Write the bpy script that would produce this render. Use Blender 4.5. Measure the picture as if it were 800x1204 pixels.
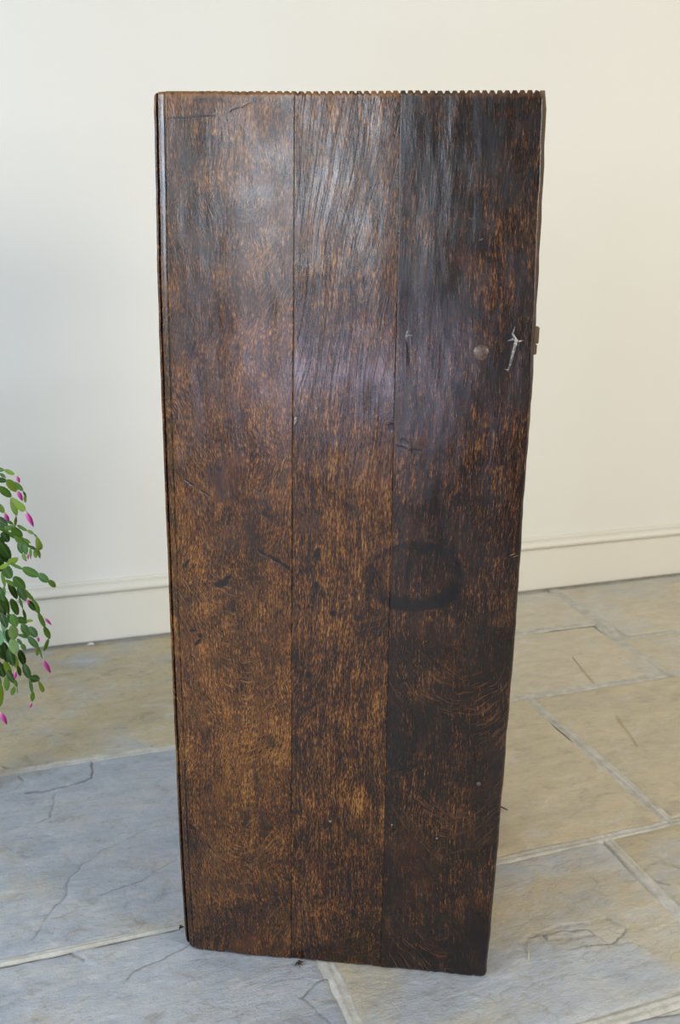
import bpy, bmesh, math, random
import numpy as np
from mathutils import Vector, Matrix, Euler

for o in list(bpy.data.objects): bpy.data.objects.remove(o)
C = bpy.context.scene.collection
sc = bpy.context.scene

# ---------------------------------------------------------------- camera
FPX = 1106.7                                   # focal length in pixels of the 800x1204 frame
CAM_H = 1.02
X = np.array([0.99989957, 0.01417220, 0.0])    # world (x,y,z) seen from camera axes: right, forward-level, down
_D = np.array([344 - 400, 4553 - 602, FPX]); _D /= np.linalg.norm(_D)
_F = np.array([0, 0, 1.]) - _D[2] * _D; _F /= np.linalg.norm(_F)
_X = np.cross(_D, _F); _X = _X if _X[0] > 0 else -_X
def ray(px, py):
    r = np.array([px - 400, py - 602, FPX]); return np.array([r @ _X, r @ _F, -(r @ _D)])
def floor_at(px, py, z=0.0):
    a = ray(px, py); return (a * ((z - CAM_H) / a[2]))[:2]
def at(px, py, Y):
    a = ray(px, py); a = a * (Y / a[1]); return Vector((a[0], a[1], a[2] + CAM_H))
cd = bpy.data.cameras.new('camera'); cam = bpy.data.objects.new('camera', cd); C.objects.link(cam)
cd.sensor_fit = 'VERTICAL'; cd.sensor_height = 36; cd.sensor_width = 24; cd.lens = FPX / 1204 * 36
cd.clip_start = 0.02
axx = Vector((_X[0], _F[0], -_D[0])); axy = -Vector((_X[1], _F[1], -_D[1])); axz = -Vector((_X[2], _F[2], -_D[2]))
cam.matrix_world = Matrix(((axx.x, axy.x, axz.x, 0), (axx.y, axy.y, axz.y, 0), (axx.z, axy.z, axz.z, CAM_H), (0, 0, 0, 1)))
cd.dof.use_dof = True; cd.dof.focus_distance = 1.22; cd.dof.aperture_fstop = 10.0
sc.camera = cam

# frame of the visible wall: s along it, n out of it into the room
WA = floor_at(60, 757.5); WB = floor_at(800, 671.4)
T = (WB - WA) / np.linalg.norm(WB - WA); N = np.array([T[1], -T[0]])
WANG = math.atan2(T[1], T[0])
def W(s, n, z=0.0): p = WA + T * s + N * n; return Vector((p[0], p[1], z))
def to_sn(p): q = np.array([p[0], p[1]]) - WA; return float(q @ T), float(q @ N)
ROOM = dict(s0=-2.3, s1=3.3, n1=3.75, h=2.55)

# ---------------------------------------------------------------- world, light, exposure
wd = bpy.data.worlds.new('world'); sc.world = wd; wd.use_nodes = True
bg = wd.node_tree.nodes['Background']; bg.inputs[0].default_value = (0.75, 0.86, 1, 1); bg.inputs[1].default_value = 0.5
vs = sc.view_settings
vs.view_transform = 'Standard'; vs.look = 'None'; vs.gamma = 1; vs.use_curve_mapping = False; vs.exposure = 0.72
def daylight(name, loc, aim, sx, sz, power, col):
    l = bpy.data.lights.new(name, 'AREA'); l.shape = 'RECTANGLE'; l.size = sx; l.size_y = sz; l.energy = power; l.color = col
    o = bpy.data.objects.new(name, l); C.objects.link(o); o.location = loc
    d = Vector(aim) - Vector(loc); o.rotation_euler = d.to_track_quat('-Z', 'Y').to_euler(); return o
# unseen sources added behind the camera for the lid's sheen, and a left-wall window
daylight('sheen_light_upper', W(-1.38, 3.66, 1.30), W(-1.38, 0, 1.30), 0.44, 0.70, 13.5, (0.80, 0.89, 1.0))
daylight('sheen_light_lower', W(-1.20, 3.66, 0.50), W(-1.20, 0, 0.50), 0.90, 0.17, 6, (0.74, 0.74, 1.0))
daylight('left_window_daylight', W(-2.22, 2.25, 1.25), W(0, 1.9, 0.6), 0.8, 1.4, 43, (0.70, 0.84, 1.0))
daylight('right_warm_fill', W(2.1, 3.66, 1.45), W(1.1, 0, 1.0), 1.3, 1.2, 50, (1.0, 0.91, 0.77))  # added warm fill for the right side; no window is known there

# ---------------------------------------------------------------- helpers
def tag(o, label=None, cat=None, group=None, kind=None):
    if label: o['label'] = label
    if cat: o['category'] = cat
    if group: o['group'] = group
    if kind: o['kind'] = kind
    return o
def link(name, me, parent=None, mat=None):
    o = bpy.data.objects.new(name, me); C.objects.link(o)
    if parent: o.parent = parent
    if mat and not me.materials: me.materials.append(mat)
    return o
def smooth(me):
    me.polygons.foreach_set('use_smooth', [True] * len(me.polygons))
def mesh_from(name, v, f, mat=None, sm=False):
    me = bpy.data.meshes.new(name); me.from_pydata([tuple(p) for p in v], [], [tuple(q) for q in f])
    if mat: me.materials.append(mat)
    if sm: smooth(me)
    me.update(); return me
def box_bm(bm, x0, x1, y0, y1, z0, z1):
    r = bmesh.ops.create_cube(bm, size=1)
    for v in r['verts']:
        v.co = Vector((x0 + (v.co.x + .5) * (x1 - x0), y0 + (v.co.y + .5) * (y1 - y0), z0 + (v.co.z + .5) * (z1 - z0)))
    return r['verts']
def bm_mesh(name, bm, mat=None, sm=False, bevel=0):
    if bevel: bmesh.ops.bevel(bm, geom=bm.edges[:], offset=bevel, segments=2, affect='EDGES')
    me = bpy.data.meshes.new(name); bm.to_mesh(me); bm.free()
    if mat: me.materials.append(mat)
    if sm: smooth(me)
    return me
def box_obj(name, dims, mat, parent=None, bevel=0):
    bm = bmesh.new(); box_bm(bm, *dims); return link(name, bm_mesh(name, bm, mat, False, bevel), parent)
def tube_mesh(name, pts, radii, mat, n=8):
    v, f = [], []; P = [Vector(p) for p in pts]
    for i, p in enumerate(P):
        d = (P[min(i + 1, len(P) - 1)] - P[max(i - 1, 0)]).normalized()
        a = d.orthogonal().normalized() if i == 0 else (a - d * a.dot(d)).normalized()
        b = d.cross(a)
        for k in range(n):
            t = 2 * math.pi * k / n; v.append(p + (a * math.cos(t) + b * math.sin(t)) * radii[i])
    for i in range(len(P) - 1):
        for k in range(n): f.append((i*n+k, i*n+(k+1) % n, (i+1)*n+(k+1) % n, (i+1)*n+k))
    f.append(tuple(range(n))[::-1]); f.append(tuple((len(P)-1)*n+k for k in range(n)))
    return mesh_from(name, v, f, mat, True)
def lathe_mesh(name, prof, mat, n=32):
    v, f = [], []
    for r, z in prof:
        for k in range(n): t = 2*math.pi*k/n; v.append((r*math.cos(t), r*math.sin(t), z))
    for i in range(len(prof)-1):
        for k in range(n): f.append((i*n+k, i*n+(k+1) % n, (i+1)*n+(k+1) % n, (i+1)*n+k))
    f.append(tuple(range(n))[::-1]); f.append(tuple((len(prof)-1)*n+k for k in range(n)))
    return mesh_from(name, v, f, mat, True)
# value noise in numpy
def vnoise(x, y, seed=0):
    xi = np.floor(x).astype(np.int64); yi = np.floor(y).astype(np.int64); xf = x - xi; yf = y - yi
    def hsh(a, b):
        h = (a * 374761393 + b * 668265263 + seed * 1442695041) & 0xffffffff
        h = ((h ^ (h >> 13)) * 1274126177) & 0xffffffff
        return ((h ^ (h >> 16)) & 0xffff) / 65535.0
    u = xf*xf*(3-2*xf); w = yf*yf*(3-2*yf)
    return (hsh(xi, yi)*(1-u)+hsh(xi+1, yi)*u)*(1-w) + (hsh(xi, yi+1)*(1-u)+hsh(xi+1, yi+1)*u)*w
def fbm(x, y, seed=0, oct=4):
    s = 0; a = .5; t = 0
    for i in range(oct): s = s + a*vnoise(x*2**i, y*2**i, seed+i*17); t += a; a *= .5
    return s/t

# ---------------------------------------------------------------- node helpers
class NT:
    def __init__(s, m): s.t = m.node_tree; s.n = s.t.nodes; s.l = s.t.links
    def node(s, typ, ins=None, **kw):
        n = s.n.new(typ)
        for k, v in kw.items(): setattr(n, k, v)
        for k, v in (ins or {}).items(): s.set(n.inputs[k], v)
        return n
    def set(s, sock, v):
        if isinstance(v, bpy.types.NodeSocket): s.l.new(v, sock)
        elif isinstance(v, bpy.types.Node): s.l.new(v.outputs[0], sock)
        elif isinstance(v, (tuple, list)) and len(v) == 3 and sock.type == 'RGBA': sock.default_value = (*v, 1)
        else: sock.default_value = v
    def math(s, op, a, b=0.0, c=None, clamp=False):
        n = s.node('ShaderNodeMath', {0: a, 1: b}, operation=op, use_clamp=clamp)
        if c is not None: s.set(n.inputs[2], c)
        return n.outputs[0]
    def vec(s, op, a, b=(0, 0, 0), out=0):
        return s.node('ShaderNodeVectorMath', {0: a, 1: b}, operation=op).outputs[out]
    def noise(s, v, scale, detail=3, rough=.5, dist=0.0):
        return s.node('ShaderNodeTexNoise', {'Vector': v, 'Scale': scale, 'Detail': detail, 'Roughness': rough, 'Distortion': dist}).outputs[0]
    def noisec(s, v, scale, detail=2):
        return s.node('ShaderNodeTexNoise', {'Vector': v, 'Scale': scale, 'Detail': detail}).outputs[1]
    def mapr(s, v, a, b, c=0.0, d=1.0, smooth=False):
        n = s.node('ShaderNodeMapRange', {0: v, 1: a, 2: b, 3: c, 4: d})
        if smooth: n.interpolation_type = 'SMOOTHSTEP'
        return n.outputs[0]
    def mix(s, f, a, b, mode='MIX'):
        n = s.node('ShaderNodeMix', data_type='RGBA', blend_type=mode, clamp_factor=True)
        s.set(n.inputs[0], f); s.set(n.inputs[6], a); s.set(n.inputs[7], b); return n.outputs[2]
    def ramp(s, f, stops):
        n = s.node('ShaderNodeValToRGB', {0: f}); e = n.color_ramp.elements
        while len(e) < len(stops): e.new(.5)
        for q, (p, c) in zip(e, stops): q.position = p; q.color = (*c, 1)
        return n.outputs[0]
    def scale(s, v, sx, sy, sz, off=(0, 0, 0)):
        return s.node('ShaderNodeVectorMath', {0: v, 1: (sx, sy, sz), 2: off}, operation='MULTIPLY_ADD').outputs[0]
def newmat(name, color=(.5, .5, .5), rough=.5, metal=0.0):
    m = bpy.data.materials.new(name); m.use_nodes = True; t = NT(m); b = t.n['Principled BSDF']
    b.inputs['Base Color'].default_value = (*color, 1); b.inputs['Roughness'].default_value = rough; b.inputs['Metallic'].default_value = metal
    return m, t, b
def bump(t, b, h, strength, dist):
    n = t.node('ShaderNodeBump', {'Height': h, 'Strength': strength, 'Distance': dist}); t.l.new(n.outputs[0], b.inputs['Normal']); return n

# ---------------------------------------------------------------- panel frame (the face of the coffer lid)
BL = floor_at(218, 1116); BR = floor_at(572, 1150)
LW = float(np.linalg.norm(BR - BL)); PU = (BR - BL) / LW; PB = np.array([-PU[1], PU[0]]); LH = 1.1935
PANG = math.atan2(PU[1], PU[0])
def puv(px, py):
    a = ray(px, py); n2 = np.array([PU[1], -PU[0]]); s = (n2 @ BL) / (n2 @ a[:2]); q = a * s
    return float((q[:2] - BL) @ PU), float(q[2] + CAM_H)

# ---------------------------------------------------------------- wood of the coffer lid
def stamp_group():
    g = bpy.data.node_groups.new('mark', 'ShaderNodeTree')
    for nm, ty in (('P', 'NodeSocketVector'), ('C', 'NodeSocketVector'), ('A', 'NodeSocketVector'), ('B', 'NodeSocketVector'), ('Soft', 'NodeSocketFloat'), ('Amt', 'NodeSocketFloat'), ('Prev', 'NodeSocketFloat')):
        g.interface.new_socket(nm, in_out='INPUT', socket_type=ty)
    g.interface.new_socket('Out', in_out='OUTPUT', socket_type='NodeSocketFloat')
    class H: pass
    h = H(); h.node_tree = g; t = NT(h)
    i = g.nodes.new('NodeGroupInput'); o = g.nodes.new('NodeGroupOutput')
    d = t.vec('SUBTRACT', i.outputs[0], i.outputs[1])
    a = t.vec('DOT_PRODUCT', d, i.outputs[2], 1); b = t.vec('DOT_PRODUCT', d, i.outputs[3], 1)
    r = t.math('SQRT', t.math('ADD', t.math('MULTIPLY', a, a), t.math('MULTIPLY', b, b)))
    m = t.node('ShaderNodeMapRange', {0: r, 1: 1.0, 2: i.outputs[4], 3: 0.0, 4: i.outputs[5]}); m.interpolation_type = 'SMOOTHSTEP'
    g.links.new(t.math('MAXIMUM', m.outputs[0], i.outputs[6]), o.inputs[0])
    return g
MARK = stamp_group()
def mark(t, P, prev, x1, y1, x2, y2, hw, amt, soft=.3):
    a = puv(x1, y1); b = puv(x2, y2); m = puv((x1+x2)/2, (y1+y2)/2); pxm = puv((x1+x2)/2+1, (y1+y2)/2)[0]-m[0]
    du, dv = b[0]-a[0], b[1]-a[1]; L = math.hypot(du, dv); ax = (du/L, dv/L); hl = L/2; hwm = hw*pxm*1.0
    n = t.node('ShaderNodeGroup'); n.node_tree = MARK
    t.set(n.inputs[0], P); n.inputs[1].default_value = (m[0], 0, m[1])
    n.inputs[2].default_value = (ax[0]/hl, 0, ax[1]/hl); n.inputs[3].default_value = (-ax[1]/hwm, 0, ax[0]/hwm)
    n.inputs[4].default_value = soft; n.inputs[5].default_value = amt; t.set(n.inputs[6], prev)
    return n.outputs[0]

# marks: x1,y1,x2,y2 ends of the long axis, half width (px), strength, softness
FINE = {0: [(215,358,236,420,4,.25), (247,690,275,681,4.5,.95), (262,682,274,677,3,.8), (300,645,318,655,2,.85), (312,650,336,666,2.4,.95), (330,660,343,672,2.4,.9),
            (215,668,225,655,2,.8), (222,742,234,741,1.8,.8), (233,742,238,752,2,.85), (237,750,229,760,2,.8), (221,768,229,776,1.6,.7), (253,555,262,551,3.5,.7),
            (214,562,232,574,1.6,.7), (232,574,250,585,1.4,.6), (309,596,314,612,2.5,.7), (297,572,312,582,1.4,.5), (305,585,300,602,1.2,.4), (205,500,208,480,2,.6), (300,500,303,512,2,.7), (256,438,262,450,3,.6),
            (190,139,262,134,1.6,.55), (262,134,300,118,1.4,.5), (222,966,226,976,2.4,.8), (300,900,304,930,2.5,.45), (260,1080,305,1060,14,.55,.1), (300,1055,316,1105,6,.5,.1), (245,1105,265,1108,12,.7,.1), (250,730,262,735,5,.4,.1), (320,705,340,740,9,.5,.1), (310,860,330,885,7,.6,.1),
            (262,345,330,360,16,.45,.1), (205,370,240,430,14,.3,.1), (280,150,300,180,9,.4,.1), (225,290,262,300,12,.5,.1), (258,585,330,592,7,.4,.1), (315,700,345,708,8,.4,.1), (240,760,270,800,10,.3,.1), (300,770,345,790,9,.35,.1)],
        1: [(372,645,374,662,4,.8), (370,648,378,647,3,.8), (355,665,366,680,1.8,.6), (368,683,377,695,4,.75), (377,692,384,706,3,.7), (387,718,397,725,4.5,.85), (360,788,366,800,4,.85), (345,580,352,470,3,.5,.1), (395,560,425,640,18,.45,.1), (400,540,440,560,14,.35,.1),
            (343,508,349,488,3,.85),(344,500,343,760,1.1,.8,.3),(343,740,343,1000,.8,.6,.3), (398,340,428,336,3,.5), (412,330,417,350,1.6,.8), (428,322,430,342,1.6,.8), (350,840,380,822,1.5,.5), (389,845,392,875,5,.4,.1), (400,955,440,1010,22,.5,.1), (388,955,389,985,2,.6), (350,1000,370,1080,10,.3,.1), (432,800,448,1100,9,.35,.1), (400,806,456,798,6,.5,.1), (350,1120,450,1100,14,.2,.1), (458,495,464,508,4,.8), (380,240,420,250,14,.25,.1), (440,400,462,430,9,.3,.1)],
        2: [(465,523,480,530,2,.7), (478,530,500,530,1.6,.7), (471,516,482,524,3,.7), (498,570,530,560,6,.4,.1), (506,600,522,592,7,.6,.1), (560,660,612,640,10,.6,.1), (600,655,612,650,3,.5), (455,804,490,798,2.5,.6), (455,1000,520,1010,20,.35,.1), (455,870,480,866,2,.6), (458,908,500,898,2,.6),
            (560,160,610,170,18,.6,.1), (600,260,630,420,18,.45,.1), (545,270,590,300,16,.35,.1), (530,440,560,480,14,.35,.1), (540,1060,575,1130,24,.8,.1), (540,780,590,1040,24,.3,.1), (500,760,560,740,10,.4,.1), (480,380,482,440,2.2,.7), (592,380,612,436,7,.45,.1), (552,400,580,432,11,.4,.1), (463,970,463,980,2.5,.8), (515,982,516,990,2.5,.8), (610,520,616,700,7,.5,.1), (595,780,600,1000,6,.3,.1)]}
LIGHTM = {0: [], 1: [(346.9,110,346.2,300,.7,.55,.2),(346.4,260,344.9,420,.6,.5,.2),(345,400,344.6,480,.6,.4,.2),(345.5,501,349,489,1.8,.9,.3)],  # long seam lines are painted edge highlights, short ones pale nicks
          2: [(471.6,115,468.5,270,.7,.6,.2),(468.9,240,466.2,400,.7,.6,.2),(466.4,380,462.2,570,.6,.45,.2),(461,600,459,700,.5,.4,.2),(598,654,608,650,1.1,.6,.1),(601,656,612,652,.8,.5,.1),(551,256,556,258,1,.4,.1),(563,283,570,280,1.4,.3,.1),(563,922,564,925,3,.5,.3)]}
ARC = {0: ((286, 905), 14.), 1: ((330, 600), 2.), 2: ((541, 860), 11.)}
def wood_mat(k):
    m, t, b = newmat('old_oak_%s' % ('left', 'middle', 'right')[k]); 
    tc = t.node('ShaderNodeTexCoord'); P = tc.outputs['Object']
    off = (k*3.7, k*1.3, k*5.1)
    Pk = t.vec('ADD', P, off)
    warp = t.vec('SUBTRACT', t.noisec(Pk, (4, 3.5, 4)[k], 3), (.5, .5, .5))
    Pw = t.node('ShaderNodeVectorMath', {0: warp, 1: ((.110, 0, .05), (.045, 0, .02), (.040, 0, .02))[k], 2: Pk}, operation='MULTIPLY_ADD').outputs[0]
    # long grain, pores and figure
    streak = t.noise(t.scale(Pw, 360, 1, 24), 1, 4, .7)
    pores = t.noise(t.scale(Pw, 950, 1, 150), 1, 2, .6)
    sp = t.node('ShaderNodeSeparateXYZ', {0: P}); u, z = sp.outputs[0], sp.outputs[2]
    (cx, cy), K = ARC[k]; u0, z0 = puv(cx, cy)
    du = t.math('SUBTRACT', u, u0); par = t.math('MULTIPLY', t.math('MULTIPLY', du, du), K)
    h = t.math('SUBTRACT', z, par)
    hn = t.math('ADD', h, t.math('MULTIPLY', t.noise(Pk, 14, 3), .05))
    comb = t.node('ShaderNodeCombineXYZ', {0: t.math('MULTIPLY', u, 34), 2: t.math('MULTIPLY', hn, 330)})
    ray_ = t.noise(t.vec('ADD', comb, off), 1, 2, .55)            # silvery flecks lying across the grain in arcs
    raym = t.mapr(ray_, .56, .68, 0, 1, True)
    figmask = t.mapr(t.noise(Pk, (6, 5, 5)[k], 2), .42, .62, 0, 1, True)
    z1 = {0: (-.2, .0, 1), 1: (-.2, .0, .45), 2: (-.2, .0, 1)}[k]
    raym = t.math('MULTIPLY', raym, t.math('MULTIPLY', figmask, z1[2]))
    if k == 2: raym = t.math('MULTIPLY', raym, t.mapr(z, .58, .44, .12, 1, True))
    # slanting hard lines of the middle plank
    lines = None
    if k == 1:
        q = t.math('ADD', u, t.math('MULTIPLY', z, -.17)); q = t.math('ADD', q, t.math('MULTIPLY', t.noise(t.scale(Pk, 7, 1, 3), 1, 2), .10))
        cq = t.node('ShaderNodeCombineXYZ', {0: t.math('MULTIPLY', q, 420), 2: t.math('MULTIPLY', z, 5)})
        lines = t.math('MULTIPLY', t.mapr(t.noise(cq, 1, 2, .6), .50, .36, 0, 1, True), t.mapr(z, .60, .80, .15, 1, True))
    g = t.math('ADD', t.math('MULTIPLY', streak, .40), t.math('MULTIPLY', pores, .60))
    big = t.noise(Pk, 7, 4, .62); mid = t.noise(t.scale(Pk, 1.5, 1, 1), 26, 4, .7)
    val = t.math('ADD', t.math('MULTIPLY', t.math('SUBTRACT', g, .5), 4.4), .5)
    val = t.math('ADD', val, t.math('MULTIPLY', t.math('SUBTRACT', big, .5), 1.25))
    val = t.math('ADD', val, t.math('MULTIPLY', t.math('SUBTRACT', mid, .5), 1.1))
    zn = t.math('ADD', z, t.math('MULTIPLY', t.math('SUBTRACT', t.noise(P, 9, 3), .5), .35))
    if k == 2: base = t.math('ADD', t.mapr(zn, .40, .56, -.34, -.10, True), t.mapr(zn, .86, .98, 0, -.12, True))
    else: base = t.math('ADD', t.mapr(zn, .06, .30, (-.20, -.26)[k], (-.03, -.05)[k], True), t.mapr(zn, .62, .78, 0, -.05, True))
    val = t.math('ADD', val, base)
    stops = (((0, (.012, .0075, .0060)), (.30, (.036, .0150, .0060)), (.55, (.100, .036, .0085)), (.8, (.190, .074, .015)), (1, (.33, .15, .035))),
             ((0, (.011, .0070, .0058)), (.30, (.031, .0132, .0060)), (.55, (.084, .030, .0080)), (.8, (.155, .062, .014)), (1, (.28, .13, .032))),
             ((0, (.009, .0062, .0055)), (.30, (.018, .0092, .0062)), (.55, (.040, .0165, .0075)), (.8, (.095, .036, .0110)), (1, (.20, .085, .025))))[k]
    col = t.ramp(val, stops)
    col = t.mix(t.math('MULTIPLY', raym, (.70, .4, .55)[k]), col, ((.27, .13, .04), (.2, .095, .03), (.150, .060, .024))[k])
    if lines: col = t.mix(t.math('MULTIPLY', lines, .62), col, (.016, .009, .007))
    # warm worn patches, red tinge
    red = t.mapr(t.noise(Pk, 17, 3), .55, .75, 0, .35, True); col = t.mix(red, col, (.075, .022, .009))
    # dark open-grain ticks
    tick = t.mapr(t.noise(t.scale(Pw, 620, 1, 38, (7, 0, 3)), 1, 1), .68, .78, 0, .65, True); col = t.mix(tick, col, (.010, .006, .005))
    # stains, dents and scorch marks, edges broken up by noise
    jit = t.node('ShaderNodeVectorMath', {0: t.vec('SUBTRACT', t.noisec(P, 60, 2), (.5, .5, .5)), 1: (.0065, 0, .0065), 2: P}, operation='MULTIPLY_ADD').outputs[0]
    jb = t.node('ShaderNodeVectorMath', {0: t.vec('SUBTRACT', t.noisec(P, 17, 4), (.5, .5, .5)), 1: (.045, 0, .045), 2: P}, operation='MULTIPLY_ADD').outputs[0]
    jr = t.node('ShaderNodeVectorMath', {0: t.vec('SUBTRACT', t.noisec(P, 26, 4), (.5, .5, .5)), 1: (.020, 0, .020), 2: P}, operation='MULTIPLY_ADD').outputs[0]
    acc = 0.0; small = None
    for f in sorted(FINE[k], key=len):
        if len(f) == 6: f = (*f, .35)
        big_ = f[6] == .1
        if big_ and small is None: small = acc
        acc = mark(t, jb if big_ else jit, acc, *f[:4], f[4]*(1.3 if big_ else 1.45), min(.98, f[5]*1.25), -.15 if big_ else .38)
    dark = acc
    if k in (1, 2):
        out = mark(t, jr, 0.0, 425, 679, 549, 679, 47, 1.0, .90); inn = mark(t, jr, 0.0, 438, 672, 541, 674, 37, 1.0, .62)
        ringm = t.math('MULTIPLY', t.math('SUBTRACT', out, inn, clamp=True), t.mapr(t.noise(P, 34, 3), .34, .52, .35, 1, True), clamp=True)
        inner = mark(t, jit, 0.0, 480, 650, 540, 700, 22, .35, 0.0)
        dark = t.math('MAXIMUM', dark, t.math('MULTIPLY', ringm, (1, .72, .93)[k])); dark = t.math('MAXIMUM', dark, inner)
        # second loop of the ring inside, top
        dark = mark(t, jr, dark, 470, 645, 515, 640, 5, .85, .2); dark = mark(t, jit, dark, 525, 642, 535, 656, 4, .85, .2); dark = mark(t, jr, dark, 460, 705, 535, 712, 11, .9, .1); dark = mark(t, jit, dark, 440, 690, 460, 712, 4, .7, .1)
    col = t.mix(t.math('MULTIPLY', dark, 1.0, clamp=True), col, (.0045, .0036, .0038))
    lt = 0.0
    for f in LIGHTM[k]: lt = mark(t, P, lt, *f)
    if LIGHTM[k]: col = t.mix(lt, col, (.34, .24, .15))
    # worn arris along the top end, its lit edge painted in as orange
    arr = t.mapr(z, LH-.009, LH-.004, 0, (.85, .85, .35)[k]); col = t.mix(t.math('MULTIPLY', arr, t.mapr(t.noise(Pk, 150, 2), .3, .6)), col, (.22, .10, .028))
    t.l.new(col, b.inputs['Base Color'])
    rg = t.math('ADD', t.mapr(t.noise(Pk, 22, 3), .3, .7, (.20, .17, .20)[k], (.32, .29, .32)[k]), t.math('MULTIPLY', dark, .03))
    t.l.new(rg, b.inputs['Roughness'])
    b.inputs['Specular IOR Level'].default_value = .5
    ht = t.math('ADD', t.math('MULTIPLY', streak, .55), t.math('MULTIPLY', t.noise(t.scale(Pw, 420, 1, 60, (2, 0, 1)), 1, 2), .55))
    ht = t.math('ADD', ht, t.math('MULTIPLY', mid, 1.1))
    ht = t.math('SUBTRACT', ht, t.math('MULTIPLY', small, .9))
    if lines: ht = t.math('SUBTRACT', ht, t.math('MULTIPLY', lines, .5))
    bump(t, b, ht, .22, .0008)
    return m
WOOD = [wood_mat(k) for k in range(3)]
def plain_wood(name, c0, c1, rough=.5):
    m, t, b = newmat(name, c0, rough); P = t.node('ShaderNodeTexCoord').outputs['Object']
    n = t.noise(t.scale(P, 60, 60, 6), 2, 4); t.l.new(t.ramp(n, ((.3, c0), (.7, c1))), b.inputs['Base Color']); bump(t, b, n, .3, .001); return m
BODY = plain_wood('coffer_carcase_oak', (.05, .024, .012), (.13, .065, .03))
EDGEW = plain_wood('worn_edge_oak', (.07, .038, .016), (.20, .125, .058))
def iron(name, c0, c1, rough, metal):
    m, t, b = newmat(name, c0, rough, metal); P = t.node('ShaderNodeTexCoord').outputs['Object']
    n = t.noise(P, 420, 3, .6); t.l.new(t.ramp(n, ((.35, c0), (.65, c1))), b.inputs['Base Color']); bump(t, b, n, .6, .0006); return m
IRON = iron('dark_iron', (.085, .055, .045), (.17, .12, .10), .36, .35)
BRIGHT = iron('worn_bright_iron', (.07, .06, .055), (.42, .40, .38), .4, .5)

# ---------------------------------------------------------------- room shell
def wall_mat():
    m, t, b = newmat('cream_wall_paint', (.75, .725, .62), .55); P = t.node('ShaderNodeTexCoord').outputs['Object']
    n = t.noise(P, 1.3, 3); t.l.new(t.ramp(n, ((.3, (.775, .763, .712)), (.7, (.80, .79, .742)))), b.inputs['Base Color'])
    h = t.noise(t.scale(P, 1, 1, 1), 300, 2); bump(t, b, h, .05, .001); return m
PAINT = wall_mat()
SKIRT, _t, _b = newmat('cream_eggshell_skirting', (.78, .76, .68), .32); bump(_t, _b, _t.noise(_t.node('ShaderNodeTexCoord').outputs['Object'], 60, 3), .08, .001)
CEIL, _, _ = newmat('ceiling_paint', (.50, .50, .48), .8)
FRONTP, _, _ = newmat('dark_front_wall_paint', (.16, .15, .13), .7)  # unseen wall, darkened so that the lid reflects less of it
def frame_obj(o):          # objects built in (s, -n, z) coordinates of the wall
    o.location = (WA[0], WA[1], 0); o.rotation_euler = (0, 0, WANG); return o
R = ROOM
def wallbox(name, s0, s1, n0, n1, z0, z1, mat, **kw):
    o = box_obj(name, (s0, s1, -n1, -n0, z0, z1), mat); frame_obj(o); return tag(o, kind='structure', **kw)
wallbox('wall_back', R['s0']-.1, R['s1']+.1, -.12, 0, -.05, R['h'], PAINT)
wallbox('wall_left', R['s0']-.1, R['s0'], 0, R['n1'], -.05, R['h'], PAINT)
wallbox('wall_right', R['s1'], R['s1']+.1, 0, R['n1'], -.05, R['h'], PAINT)
wallbox('wall_front', R['s0']-.1, R['s1']+.1, R['n1'], R['n1']+.1, -.05, R['h'], FRONTP)
wallbox('ceiling', R['s0']-.1, R['s1']+.1, -.12, R['n1']+.1, R['h'], R['h']+.06, CEIL)
# moulded skirting: profile (n, z)
prof = [(.0, .168), (.008, .168), (.0095, .1660), (.0095, .1630), (.0070, .1615), (.0070, .1600), (.0110, .1590), (.0180, .1570), (.0235, .1530), (.0260, .1480), (.0262, .1430), (.0240, .1390),
        (.0190, .1362), (.0135, .1350), (.0120, .1335), (.0150, .1325), (.0210, .1320), (.0215, .1300), (.0200, .1285), (.0190, .1275), (.0190, .0040), (.0, .0040)]
v, f = [], []
for s in (R['s0'], R['s1']):
    for n_, z_ in prof: v.append((s, -n_, z_))
L = len(prof)
for i in range(L): f.append((i, (i+1) % L, L+(i+1) % L, L+i))
f.append(tuple(range(L))[::-1]); f.append(tuple(range(L, 2*L)))
sk = frame_obj(link('baseboard_back', mesh_from('baseboard_back', v, f, SKIRT))); tag(sk, kind='structure')
sk.location.z = .0

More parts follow.
